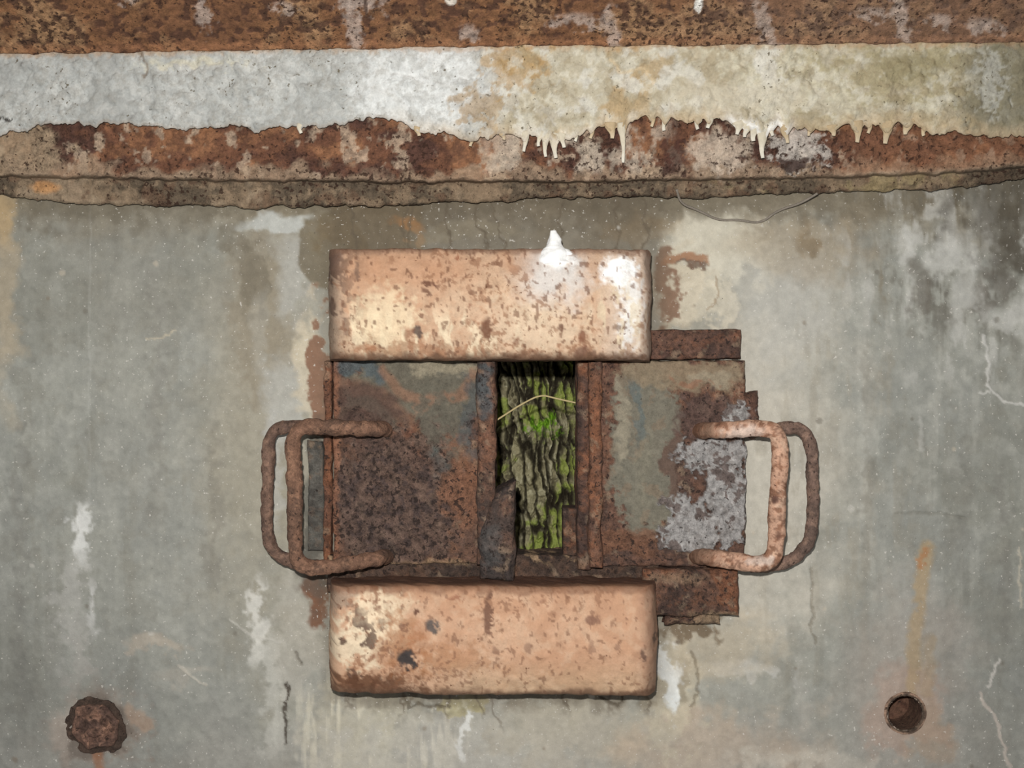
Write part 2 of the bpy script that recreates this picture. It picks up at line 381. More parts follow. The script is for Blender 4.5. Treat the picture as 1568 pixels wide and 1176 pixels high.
lay(C,S(0.35,0.6,fbm(X,Y,22,30,o=4,seed=14)+0.3*g3)*0.75,(186,162,136))
lay(C,S(0.1,0.5,g3)*0.4,(66,42,34))
lay(C,blob(X+10*g2,Y,30,235,75,45,0.3,g2,0.4)*0.8,(160,138,110))
LY=np.repeat(yl[:,None],PY.shape[1],1)
lay(C,S(-24,-8,Y-LY+14*g2)*0.7,(158,134,108))
lay(C,S(-2,4,Y-LY)*0.7,(126,108,84))
lay(C,S(0.0,0.5,g1+0.5*g3)*S(-2,6,Y-LY)*0.7,(76,65,52))
lay(C,S(0.1,0.5,fl)*S(-2,6,Y-LY)*0.6,(104,76,56))
lay(C,S(0.1,0.6,-g1+0.5*g2)*S(-2,6,Y-LY)*S(800,900,X)*0.6,(150,134,92))
lay(C,S(0.1,0.6,-g1+0.5*g2)*S(-2,6,Y-LY)*S(600,500,X)*0.6,(160,140,114))
lay(C,blob(X,Y,72,288,26,9,0.4,g2,0.5)*0.8,(190,136,80))
lay(C,S(0.0,0.4,fbm(X,Y,30,40,o=5,seed=15)+0.2)*S(700,780,X)*S(1060,980,X)*S(272,255,Y)*0.75,(186,170,150))
lay(C,blob(X+8*g2,Y,1105,235,42,34,0.3,g3,0.5)*0.8,(188,170,150))
lay(C,blob(X+8*g2,Y,1220,228,40,30,0.2,g3,0.6)*0.8,(194,184,172))
lay(C,blob(X+8*g2,Y,1215,252,24,9,0.2,g3,0.6)*0.9,(56,32,24))
lay(C,blob(X+8*g2,Y,1030,240,20,28,0.3,g3,0.6)*0.8,(66,38,32))
lay(C,S(1260,1330,X)*S(0,10,LY-Y)*0.5,(140,94,64))
lay(C,S(1450,1560,X)*S(-8,6,Y-LY)*0.6,(86,72,56))
C[...,3]=0.48+0.2*g1
H=2.4*g2+2.0*g3+1.6*g1+2.2*S(0.12,0.2,fl)
P=Wp(X,Y,DP); P[...,1]-=H*K*S(-0.01,0.02,DP); P[...,2]+=0.6*g2*K
lint=empty('steel_lintel_beam')
mk('lower_flange',[(P,C)],M_beam,lint)
# ceiling plate
yt=I(xs,[(-240,84),(0,83),(400,76),(600,73),(800,70),(1000,70),(1568,64),(1800,62)])
vs=np.concatenate([[-2,-1],np.linspace(0,1,120)])
X=np.repeat(xs[:,None],len(vs),1); v=np.repeat(vs[None,:],len(xs),0); YT=yt[:,None]
vv=np.clip(v,0,1)
edge=2.0*fbm(X,X*0,30,o=5,seed=20)
Y=(YT+edge)*(1-vv)+(-170)*vv
DP=0.126+0.24*vv; DP=np.where(v<0,0.126+v*0.02,DP)
g1=fbm(X,Y,80,o=5,seed=21); g2=fbm(X,Y,20,o=5,seed=22); g3=fbm(X,Y,8,o=4,seed=23)
C=newC(X,(134,92,58),0.5)
lay(C,S(-0.1,0.6,g1+0.5*g2)*0.65,(172,134,94))
lay(C,S(0,0.6,-g1+0.3*g2)*0.45,(112,74,50))
dots=fbm(X+3*g2,Y,11,9,o=2,seed=25)
lay(C,S(0.24,0.45,dots+0.12*g2)*0.8,(76,50,38))
lay(C,S(0.1,0.5,g3+0.4*g2)*0.35,(92,60,42))
lay(C,S(12,0,np.abs(Y-YT+6)+5*g3)*0.5,(170,116,76))
lay(C,S(900,1300,X)*0.35,(148,120,100))
for cx,cy,rx,ry in [(540,40,8,40),(310,20,8,20),(1380,25,8,45),(1505,40,18,10),(940,60,8,40),(880,30,24,8),(1170,40,8,30),(1340,20,18,7),(190,-5,12,8),(720,50,10,10),(1185,75,30,7),(560,5,22,10),(430,10,16,6),(1440,30,14,7)]:
    lay(C,blob(X+6*g2-(Y-cy)*0.2,Y+6*g3,cx,cy,rx*1.3,ry*1.2,0.5,g3,0.7)*0.65,(190,170,156))
lay(C,blob(X,Y,1070,6,6,13,0.2,g3,0.2),(240,236,226)); lay(C,blob(X,Y,690,0,8,6,0.2,g3,0.2),(225,215,200))
lay(C,blob(X+2*g2,Y,560,8,3,14,0.2,g3,0.2)*0.8,(60,36,24))
C[...,3]=0.50+0.15*g1
P=Wp(X,Y,DP); H=2.0*g2+1.4*g3+1.2*g1-2.2*S(0.24,0.45,dots)
P[...,1]-=H*K*(v>=0)
mk('upper_web',[(P,C)],M_beam,lint)

# whitewashed plaster band with ragged lower edge
BD=0.100
dr=[(803,205,232,8,0),(722,212,224,7,1),(826,205,224,8,0),(836,208,240,8,0),(850,208,242,11,0),(862,208,226,7,0),(936,192,212,12,1),(953,192,249,7,0),(998,180,194,8,1),(1130,190,206,12,0),(1142,192,210,10,0),(1155,192,216,13,0),(1168,196,242,12,0),(1182,194,208,9,0),(1204,196,219,10,1),(1275,196,208,13,1),(1312,190,218,13,1),(1330,190,204,8,1),(1357,190,220,13,1),(1388,188,206,13,1),(1018,184,200,7,0),(1068,186,198,7,0),(460,194,204,6,0),(640,198,208,7,1),(770,205,214,7,1),(880,208,216,7,0),(905,200,212,7,1),(1085,186,196,7,0),(1240,198,208,8,1),(1415,196,208,8,1)]
ye=I(xs,[(-240,205),(0,207),(30,200),(50,196),(100,194),(180,190),(250,196),(300,197),(370,193),(390,204),(420,196),(500,196),(540,188),(565,180),(600,183),(640,202),(680,208),(720,217),(745,210),(770,206),(800,206),(830,212),(870,212),(930,192),(1000,179),(1030,184),(1060,190),(1100,181),(1150,196),(1200,195),(1240,198),(1270,198),(1300,183),(1340,190),(1390,188),(1440,205),(1568,208),(1800,206)])
ye=ye+5.0*fbm(xs,xs*0,12,o=5,seed=30)+2*fbm(xs,xs*0+9,50,o=3,seed=31)
for (x,y0,y1,r,k) in dr:
    near=np.abs(xs-x)<r*2
    ye=np.where(near,np.maximum(ye,y0-6+(6+(y1-y0)*0.5)*np.exp(-((xs-x)/(r*0.9))**2)),ye)
vs=np.concatenate([[0,0,0,0],np.linspace(0.004,1,66),[1,1]])
dpf=np.concatenate([[0.075,0.088,0.096,BD],BD+0.002+0.016*np.linspace(0,1,66),[0.108,0.08]])
X=np.repeat(xs[:,None],len(vs),1); v=np.repeat(vs[None,:],len(xs),0)
Y=ye[:,None]*(1-v)+(yt[:,None]-2)*v; DP=np.repeat(dpf[None,:],len(xs),0)
g1=fbm(X,Y,80,o=5,seed=32); g2=fbm(X,Y,26,o=5,seed=33); g3=fbm(X,Y,9,o=4,seed=34); g5=fbm(X,Y,16,o=5,seed=43)
XW=X+14*g2+6*g3; YW=Y+10*g2+5*g3
C=newC(X,(182,183,178),0.2)
lay(C,S(0,0.7,g1+0.3*g3)*0.6,(200,200,194))
lay(C,S(0.1,0.7,-g1+0.4*g2)*0.6,(160,160,155))
lay(C,blob(XW,YW,650,140,115,76,0.25,g2,0.3)*0.85,(224,225,221))
lay(C,S(0.2,0.5,g5)*0.35,(162,160,152)); lay(C,S(0.3,0.6,-g5)*0.3,(210,208,200))
lay(C,S(0.3,0.5,g3+0.3*g1)*0.3,(148,142,130))
lay(C,blob(XW,YW,290,95,70,8,0.5,g3,0.5)*0.6,(210,202,176))
lay(C,S(740,790,XW)*0.85,(190,179,153))
lay(C,S(0.05,0.45,fbm(X,Y,48,o=5,seed=36)+0.12)*S(730,780,XW)*S(1120,950,X)*0.75,(180,152,110))
lay(C,S(0.2,0.5,fbm(X,Y,34,o=5,seed=37))*S(700,780,XW)*S(1250,1000,X)*0.75,(212,208,196))
lay(C,blob(XW,YW,735,165,34,30,0.2,g3,0.5)*0.7,(166,138,98))
lay(C,blob(XW,YW,790,110,40,30,0.2,g3,0.6)*0.65,(174,142,96))
lay(C,S(0.1,0.5,fbm(X,Y,60,o=5,seed=38)+0.3*g3)*S(1020,1100,XW)*0.7,(206,199,175))
lay(C,S(0.0,0.6,fbm(X,Y,60,30,o=5,seed=39)+0.3*g3+S(1250,1450,X)*0.35)*S(1180,1260,XW)*0.65,(162,149,112))
lay(C,S(0.15,0.5,g5+0.2*g1)*S(740,800,X)*0.45,(154,138,108)); lay(C,S(0.25,0.55,-g5+0.2*g1)*S(740,800,X)*0.5,(214,209,192))
lay(C,blob(XW,YW,1180,100,20,34,0.3,g3,0.4)*0.6,(222,218,207))
lay(C,blob(XW,YW,1130,150,110,26,0.4,g3,0.4)*0.5,(210,201,180))
lay(C,S(1465,1520,XW+Y*0.1)*0.75,(118,113,94))
lay(C,blob(XW,YW,1515,130,20,44,0.3,g3,0.7)*0.7,(184,182,171))
lay(C,blob(XW,YW,1405,100,60,24,0.4,g3,0.5)*0.5,(138,128,94))
lay(C,blob(XW,YW,1400,190,90,16,0.4,g3,0.5)*0.5,(170,150,114))
EE=ye[:,None]-Y
lay(C,S(26,6,EE+6*g2)*S(560,700,X)*0.45,(198,176,144))
lay(C,S(24,4,EE+5*g3)*blob(X,Y,1160,195,50,44,0.3)*0.9,(240,238,232))
lay(C,S(20,4,EE+5*g3)*blob(X,Y,840,215,50,40,0.3)*0.7,(224,218,204))
lay(C,S(7,1,EE+1.5*g3)*0.3,(150,122,94))
lay(C,S(10,0,Y-yt[:,None]+5*g3)*0.55,(178,142,104))
lay(C,poly(X+4*g3,Y,[(214,80),(226,100),(222,118)],4)*0.7,(128,112,94))
lay(C,poly(X+3*g3,Y,[(935,92),(950,112),(985,105),(1000,128)],3)*0.6,(210,188,152))
lay(C,blob(XW,Y,8,183,4,4,0.3)*0.9,(40,30,24))
C[...,3]=0.30+0.12*g1
H=2.0*g2+1.8*g3+1.8*S(0.1,0.2,fbm(X,Y,40,o=4,seed=40))+1.5*S(0.2,0.3,g5)
P=Wp(X,Y,DP); P[...,1]-=H*K*S(0.075,0.1,DP)
mk('plaster_band_whitewash',[(P,C)],M_lime,lint)
gr=[]
for i,(x,y0,y1,r,k) in enumerate(dr):
    n=9; t=np.linspace(0,1,n); pts=[];rad=[]
    yy0=y0-4
    for tt in t:
        yy=yy0*(1-tt)+y1*tt
        pts.append(Wp(x+1.8*math.sin(i*7+tt*4),yy,BD+0.001)); rad.append(max(0.0024,r*K*(math.exp(-3.5*tt*tt)*0.5+0.28-0.08*tt)))
    Pt,TT,TH=tube(pts,rad,n=16,seed=100+i,sub=2,step=0.0013,rough=2.4,flat=0.55)
    c=[(206,196,174),(188,166,132),(90,60,40)][k]
    Ct=newC(TT,c,0.15)
    lay(Ct,S(0.4,1,TT/TT.max())*0.7,[(226,220,206),(212,196,168),(90,60,40)][k])
    gr.append((Pt,Ct))
mk('lime_stalactites',gr,M_lime)

# ---------------------------------------------------------------- rust painter
def rustC(X,Y,XN,YN,seed,base=(98,66,50),dark=(66,50,44),org=(136,84,52)):
    g1=fbm(XN,YN,60,o=5,seed=seed); g2=fbm(XN,YN,16,o=4,seed=seed+1); g3=fbm(XN,YN,7,o=3,seed=seed+2)
    C=newC(X,base,0.5)
    lay(C,S(0,0.6,g1+0.4*g2)*0.8,dark); lay(C,S(0.1,0.7,-g1+0.5*g2)*0.7,org)
    lay(C,S(0.3,0.6,g3)*0.35,dark); lay(C,S(0.3,0.6,-g3)*0.3,org)
    lay(C,S(0.45,0.8,g2)*0.5,(150,125,100))
    C[...,3]=0.5
    return C,g1,g2
frame=empty('embrasure_steel_frame')
def pf(seed,**k):
    def f(X,Y,XN,YN):
        return rustC(X,Y,XN,YN,seed,**k)[0]
    return f
mk('top_member',[slab(508,1135,505,549,0.034,-0.05,pf(50,base=(108,76,60)),seed=50,wob=1.5)],M_rust,frame)
def pbm(X,Y,XN,YN):
    C,a,b=rustC(X,Y,XN,YN,51,(84,64,52),(60,48,42),(112,78,56)); lay(C,S(0.1,0.5,b)*S(872,860,Y+6*b)*0.7,(166,134,98)); return C
mk('bottom_member',[slab(500,1010,850,905,0.022,-0.05,pbm,seed=51,rough=2.4,wob=3)],M_rust,frame)
def pbr(X,Y,XN,YN):
    C,a,b=rustC(X,Y,XN,YN,52,(104,74,58)); lay(C,blob(X,Y,1100,950,50,10,0.4,b,0.5)*0.8,(150,125,95)); lay(C,blob(X,Y,1040,885,40,8,0.4,b,0.5)*0.6,(140,112,86)); return C
mk('bottom_rail_stub',[slab(985,1131,872,944,0.050,-0.02,pbr,seed=52,rough=2.4,wob=3,rx=8,ry=8),
                      slab(1020,1105,936,958,0.030,-0.02,pbr,seed=53,rough=2,wob=6,rx=8,ry=8)],M_rust,frame)
def pbl(X,Y,XN,YN):
    C,a,b=rustC(X,Y,XN,YN,54,(96,92,84),(68,62,56),(118,94,74)); C[...,3]=0.35; return C
mk('left_edge_strip',[slab(471,495,675,845,0.014,-0.02,pbl,seed=54,wob=2,rough=1.4),slab(496,508,552,862,0.022,-0.02,pf(59,base=(112,74,54)),seed=59,wob=2.5)],M_rust,frame)
mk('slit_right_stop',[slab(862,900,778,888,0.008,-0.04,pf(56,base=(84,62,50)),seed=56,rough=1.6)],M_rust,frame)
mk('rear_cover',[slab(560,752,552,860,0.006,-0.01,pf(57),seed=57),slab(890,1100,552,860,0.006,-0.01,pf(58),seed=58)],M_rust,frame)

# ---------------------------------------------------------------- shutters
def gran(X,Y,XN,YN): return 2.6*np.abs(fbm(XN,YN,8,o=3,seed=61))+1.6*fbm(XN,YN,18,o=3,seed=62)
def pl(X,Y,XN,YN):
    C,a,b=rustC(X,Y,XN,YN,60,(106,76,60),(84,64,56),(122,84,60)); g3=fbm(XN,YN,10,o=4,seed=64)
    XW=X+12*a+7*b; YW=Y+10*a+7*b
    pn=blob(XW,YW,640,592,116,62,0.12,g3,0.2)
    lay(C,pn*0.85,(106,102,86))
    lay(C,blob(XW,YW,690,566,60,13,0.3,g3,0.3)*0.75,(154,142,116))
    lay(C,blob(XW,YW,540,562,36,12,0.3,g3,0.3)*0.85,(84,94,96))
    lay(C,poly(X+5*b,Y+5*b,[(585,565),(610,600),(650,615),(700,605),(735,570)],12)*0.7,(140,100,74))
    lay(C,poly(X+5*b,Y+5*b,[(520,590),(580,600),(620,640),(640,700)],16)*0.6,(124,80,58))
    lay(C,blob(XW,YW,655,632,16,9,0.25,g3,0.3)*0.6,(150,112,86))
    pn2=blob(XW,YW,680,665,42,54,0.15,g3,0.3)
    lay(C,pn2*0.85,(98,92,78))
    lay(C,blob(XW,YW,662,705,15,26,0.2,g3,0.25)*0.85,(88,98,92))
    lay(C,blob(XW,YW,635,680,16,36,0.3,g3,0.4)*0.6,(132,86,56))
    lay(C,blob(XW,YW,548,632,56,46,0.2,b,0.3)*0.75,(88,66,56))
    low=blob(XW,YW,600,765,116,105,0.2,g3,0.25)
    lay(C,low*0.8,(96,76,66)); lay(C,low*S(0.1,0.5,g3)*0.65,(68,56,54)); lay(C,low*S(0.25,0.6,-g3)*0.45,(126,100,84))
    lay(C,blob(XW,YW,705,745,30,60,0.3,g3,0.4)*0.65,(138,90,60))
    lay(C,blob(XW,YW,718,640,12,60,0.3,g3,0.4)*0.6,(74,80,82))
    lay(C,S(10,3,X-512+4*g3)*0.7,(150,98,68))
    lay(C,S(856,868,Y+5*g3)*0.7,(176,142,104))
    smooth=np.clip(np.maximum(pn,pn2)*(1-low),0,1)
    C[...,3]=0.48+0.12*low-0.28*smooth
    return C
def rdn(X,Y,XN,YN):
    low=blob(X,Y,605,760,120,115,0.3)+blob(X,Y,550,635,60,50,0.4)
    return gran(X,Y,XN,YN)*np.clip(low,0,1)*1.0+0.6*fbm(XN,YN,20,o=4,seed=65)
sh=empty('sliding_steel_shutter')
def pfl(X,Y,XN,YN):
    C,a,b=rustC(X,Y,XN,YN,66,(98,72,58),(68,56,50),(134,88,62)); lay(C,blob(X,Y,740,600,14,50,0.4,b,0.5)*0.8,(78,86,88)); return C
def pst(X,Y,XN,YN):
    C,a,b=rustC(X,Y,XN,YN,55,(82,66,58),(58,50,47),(112,80,62)); lay(C,blob(X,Y,755,840,18,30,0.4,b,0.5)*0.4,(90,90,88)); return C
mk('plate',[slab(510,738,550,864,0.030,0.008,pl,seed=60,rough=0.3,dn=rdn,wob=1.8)],M_rust,sh)
mk('slit_flange',[slab(731,759,549,866,0.058,-0.03,pfl,seed=66,rough=1.4,wob=2.8,rx=9)],M_rust,sh)
def wst(x,y):
    t=np.clip((788-x)/52,0,1); return x+24*t*S(830,738,y),y+t*16*S(770,738,y)
mk('slit_lower_stop',[slab(734,788,738,888,0.064,-0.03,pst,seed=55,rough=2.0,rx=12,ry=6,wob=3,warp=wst)],M_rust,sh)
def pr(X,Y,XN,YN):
    C,a,b=rustC(X,Y,XN,YN,70,(108,76,60),(80,62,54),(128,88,64)); g3=fbm(XN,YN,10,o=4,seed=74)
    XW=X+12*a+6*b; YW=Y+12*a+6*b
    pn=blob(XW,YW,988,685,56,142,0.08,g3,0.18)
    lay(C,pn*0.9,(116,112,96))
    lay(C,pn*S(0.3,0.6,b)*0.4,(128,104,80))
    lay(C,blob(XW,YW,950,645,9,66,0.3,g3,0.2)*0.8,(146,136,114))
    lay(C,blob(XW,YW,975,628,6,50,0.3,g3,0.15)*0.7,(90,100,98))
    lay(C,blob(XW,YW,985,720,10,70,0.5,g3,0.15)*0.4,(128,122,102))
    pn2=blob(XW,YW,1045,570,100,24,0.2,g3,0.2)
    lay(C,pn2*0.85,(136,118,92))
    lay(C,blob(XW,YW,1085,575,36,12,0.3,g3,0.3)*0.6,(152,140,116))
    lay(C,blob(XW,YW,1055,582,28,5,0.3,g3,0.4)*0.7,(138,94,68))
    lay(C,blob(XW,YW,1075,636,50,40,0.15,g3,0.3)*0.85,(92,70,62))
    lay(C,blob(XW,YW,1034,715,16,44,0.2,g3,0.4)*0.8,(96,70,58))
    lay(C,blob(XW,YW,960,835,50,20,0.3,g3,0.4)*0.8,(122,82,58))
    lay(C,S(925,908,X+6*g3)*0.6,(128,86,64))
    fl=np.maximum.reduce([blob(XW,YW,1098,700,52,32,0.06,g3,0.3),blob(XW,YW,1060,808,46,44,0.06,g3,0.3),blob(XW,YW,1116,770,36,74,0.06,g3,0.3),blob(XW,YW,1130,635,24,22,0.06,g3,0.35)])
    lay(C,fl*0.95,(160,156,152)); lay(C,fl*S(0,0.5,b)*0.5,(186,182,177)); lay(C,fl*S(0.1,0.35,g3+0.2*b)*0.5,(124,116,110)); lay(C,fl*S(0.42,0.5,b-0.3*g3)*0.8,(88,68,60))
    C[...,3]=0.50-0.36*np.clip(np.maximum(pn,pn2),0,1)*(1-fl)-0.12*fl
    return C
def rdr(X,Y,XN,YN):
    a=fbm(XN,YN,60,o=5,seed=70); b=fbm(XN,YN,16,o=4,seed=71); g3=fbm(XN,YN,10,o=4,seed=74)
    XW=X+12*a+6*b; YW=Y+12*a+6*b
    fl=np.maximum.reduce([blob(XW,YW,1098,700,52,32,0.06,g3,0.3),blob(XW,YW,1060,808,46,44,0.06,g3,0.3),blob(XW,YW,1116,770,36,74,0.06,g3,0.3),blob(XW,YW,1130,635,24,22,0.06,g3,0.35)])
    m=np.clip(fl+0.5*blob(X,Y,1065,640,60,50,0.3),0,1)
    return fl*3.5+m*1.5*gran(X,Y,XN,YN)+0.5*fbm(XN,YN,20,o=4,seed=75)
sh2=empty('sliding_steel_shutter.001')
mk('plate_r',[slab(898,1142,552,868,0.030,0.008,pr,seed=70,rough=0.3,dn=rdr,wob=2.6,step=1.8)],M_rust,sh2)
mk('plate_upper_tab',[slab(1118,1158,606,650,0.034,0.004,lambda X,Y,XN,YN:pr(X+0*Y,Y,XN,YN),seed=71,rough=1.8,wob=8,rx=10,ry=10)],M_rust,sh2)
mk('slit_flange_r',[slab(884,906,553,872,0.040,-0.03,pf(76,base=(92,66,54),dark=(68,52,46)),seed=76,rough=1.3,wob=2,rx=8),
                    slab(902,922,553,868,0.058,0.0,pf(77,base=(118,82,62),dark=(86,62,52)),seed=77,rough=1.5,wob=3,rx=7)],M_rust,sh2)

# ---------------------------------------------------------------- guide rails
def spots(X,Y,XN,YN,C,lst,g):
    for (cx,cy,rx,ry,col,s) in lst: lay(C,blob(X+3*g,Y+3*g,cx,cy,rx,ry,0.3,g,0.4)*s,col)
def pu(X,Y,XN,YN):
    a=fbm(XN,YN,60,o=5,seed=80); b=fbm(XN,YN,18,o=4,seed=81); c=fbm(XN,YN,7,o=3,seed=82); sv=fbm(XN,YN,10,40,o=4,seed=83)
    C=newC(X,(200,162,130),0.10)
    lay(C,S(0,0.7,a)*0.5,(210,180,148)); lay(C,S(0.1,0.7,-a+0.3*b)*0.5,(194,144,108))
    lay(C,S(0.1,0.6,b)*0.25,(186,142,110)); lay(C,S(0.1,0.6,-b+0.3*c)*0.25,(214,186,156))
    lay(C,S(450,400,Y+14*b)*0.35,(184,146,118))  # painted shading: convex front darkens towards the top
    lay(C,S(0.0,0.5,sv+0.2*b)*S(450,510,Y+10*b)*S(930,700,X)*0.8,(232,212,178))
    lay(C,blob(X+8*b,Y+8*b,590,495,45,48,0.4,c,0.4)*0.7,(234,212,174))
    lay(C,blob(X+8*b,Y+8*b,820,500,80,40,0.5,c,0.5)*0.5,(226,204,174))
    lay(C,blob(X,Y,620,415,90,26,0.5,b,0.4)*0.5,(192,142,106))
    lay(C,S(538,506,X+4*b)*0.75,(142,124,108))  # shading of the rounded left end, painted into the colour
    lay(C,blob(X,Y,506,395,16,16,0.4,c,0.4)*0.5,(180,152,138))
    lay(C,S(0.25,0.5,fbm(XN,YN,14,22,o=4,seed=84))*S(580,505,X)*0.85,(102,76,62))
    lay(C,blob(X+6*b,Y+6*b,640,533,90,12,0.4,c,0.7)*0.6,(146,92,58))
    lay(C,blob(X+5*b,Y+5*b,845,422,44,40,0.7,b,0.3)*0.8,(218,214,208))
    lay(C,blob(X+3*b,Y+3*b,852,398,24,14,0.5,b,0.25)*1.0,(252,252,249))
    lay(C,S(905,945,X+6*b)*0.5,(216,200,182))
    lay(C,blob(X+3*b,Y+3*b,950,416,27,24,0.35,c,0.25)*1.0,(255,255,252))
    lay(C,blob(X+3*b,Y+3*b,965,470,17,56,0.5,c,0.5)*0.8,(234,232,226))
    lay(C,S(0.1,0.4,sv+0.3*c)*blob(X,Y,945,490,40,50,0.4)*0.6,(220,202,168))
    lay(C,S(980,997,X+3*b)*0.75,(132,108,94))  # rounded right end painted darker as it turns from the light
    lay(C,S(0.42,0.6,c+0.5*b)*S(0.1,0.6,fbm(XN,YN,90,o=3,seed=85)+0.1)*0.6,(142,98,70))
    lay(C,S(0.75,0.9,fbm(XN,YN,6,9,o=2,seed=88))*0.7,(120,82,60))
    spots(X,Y,XN,YN,C,[(655,436,9,5,(106,68,50),0.9),(653,448,6,4,(106,68,50),0.8),(747,504,9,17,(118,78,56),0.95),(640,507,7,7,(92,74,66),0.9),(628,514,8,10,(140,90,62),0.7),(893,518,6,12,(130,84,60),0.9),(855,502,3,5,(110,74,56),0.8),(548,418,4,20,(116,90,75),0.7),(700,395,4,4,(150,96,68),0.8),(780,400,3,3,(140,94,68),0.8),(608,472,4,3,(120,78,58),0.8),(893,540,14,8,(120,84,66),0.8),(940,500,5,4,(130,100,80),0.7),(560,535,18,8,(160,100,64),0.6),(508,470,5,14,(96,74,62),0.8),(508,435,4,8,(96,74,62),0.8),(720,470,4,4,(150,104,80),0.7),(790,525,4,8,(140,94,70),0.7),(680,500,3,5,(130,90,68),0.7)],c)
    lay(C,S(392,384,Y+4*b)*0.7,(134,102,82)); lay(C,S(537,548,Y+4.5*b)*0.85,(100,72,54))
    C[...,3]=0.20+0.14*a
    return C
def rr_(X,Y,XN,YN): return 1.1*fbm(XN,YN,40,o=4,seed=86)+0.8*fbm(XN,YN,12,o=4,seed=87)
gu=empty('steel_guide_rail')
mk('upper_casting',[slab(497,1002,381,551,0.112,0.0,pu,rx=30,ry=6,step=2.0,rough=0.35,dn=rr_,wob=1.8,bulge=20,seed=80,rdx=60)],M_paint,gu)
P,TT,TH=tube([Wp(852,404,0.112),Wp(851,392,0.112),Wp(850,380,0.108),Wp(848,366,0.106),Wp(847,353,0.106)],[0.026,0.021,0.017,0.009,0.004],n=26,seed=3,rough=2.2,step=0.0015,flat=0.7)
P2,T2,_=tube([Wp(826,395,0.112),Wp(838,388,0.112),Wp(868,388,0.112),Wp(876,394,0.112)],[0.004,0.010,0.009,0.004],n=20,seed=5,rough=2.2,step=0.0015,flat=0.7)
mk('lime_deposit',[(P,newC(TT,(250,250,247),0.0)),(P2,newC(T2,(244,244,240),0.0))],M_lime)
def plo(X,Y,XN,YN):
    a=fbm(XN,YN,60,o=5,seed=90); b=fbm(XN,YN,18,o=4,seed=91); c=fbm(XN,YN,7,o=3,seed=92)
    C=newC(X,(200,158,126),0.10)
    lay(C,S(0,0.7,a+0.2*b)*0.5,(210,174,144)); lay(C,S(0.1,0.7,-a+0.3*b)*0.5,(188,140,106))
    lay(C,S(0.1,0.6,b)*0.25,(182,138,108)); lay(C,S(0.1,0.6,-b+0.3*c)*0.25,(212,182,152))
    lay(C,blob(X+8*b,Y+8*b,585,950,46,44,0.4,c,0.4)*0.85,(238,216,182))
    lay(C,blob(X+8*b,Y+8*b,545,985,40,30,0.4,c,0.6)*0.8,(230,210,178))
    lay(C,S(0.3,0.5,fbm(XN,YN,16,o=4,seed=93))*S(640,560,X)*S(900,960,Y+20*b)*0.9,(92,68,56))
    lay(C,blob(X+8*b,Y+8*b,560,1045,80,18,0.4,c,0.6)*0.85,(104,68,46))
    lay(C,blob(X+8*b,Y+8*b,615,975,34,40,0.5,c,0.5)*0.75,(160,102,62))
    lay(C,blob(X+8*b,Y+8*b,690,1005,60,20,0.5,c,0.6)*0.5,(168,118,80))
    lay(C,blob(X,Y,515,915,24,20,0.4,c,0.5)*0.6,(148,132,116))
    lay(C,S(640,740,X+20*b)*S(1000,1050,Y+10*b)*0.35,(196,172,136))
    lay(C,S(962,1003,X+4*b)*0.65,(140,108,90))  # painted shading on the curved right end
    lay(C,S(0.45,0.6,c+0.4*b)*S(0.15,0.6,fbm(XN,YN,90,o=3,seed=95)+0.1)*0.6,(136,94,68))
    lay(C,S(0.75,0.9,fbm(XN,YN,6,8,o=2,seed=98))*0.6,(126,88,66))
    spots(X,Y,XN,YN,C,[(746,937,6,28,(104,70,54),0.85),(662,955,9,10,(84,80,78),0.9),(626,1003,15,13,(54,53,54),0.95),(641,935,5,5,(100,64,48),0.9),(618,955,5,5,(110,70,52),0.7),(903,945,8,6,(130,92,74),0.8),(916,945,5,7,(130,92,74),0.7),(808,987,5,8,(130,96,78),0.6),(758,990,5,8,(130,96,78),0.6),(983,996,4,10,(96,72,60),0.8),(830,918,6,4,(150,108,84),0.6),(905,986,5,12,(150,114,92),0.6),(700,915,14,4,(140,84,60),0.6),(945,985,5,5,(140,104,84),0.6),(1003,975,3,8,(90,70,60),0.8)],c)
    lay(C,S(911,903,Y+5*b)*0.7,(136,96,72)); lay(C,S(1047,1058,Y+4*b)*0.8,(102,74,56))
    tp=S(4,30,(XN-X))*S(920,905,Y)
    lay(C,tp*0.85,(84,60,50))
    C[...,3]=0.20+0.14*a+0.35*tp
    return C
gl=empty('steel_guide_rail.001')
mk('lower_casting',[slab(498,1010,898,1062,0.112,0.0,plo,rx=30,ry=6,step=2.0,rough=0.35,dn=rr_,wob=1.8,bulge=20,seed=90,rdx=60,warp=lambda x,y:(x,y+(x-498)/512*5*S(900,1060,y)))],M_paint,gl)

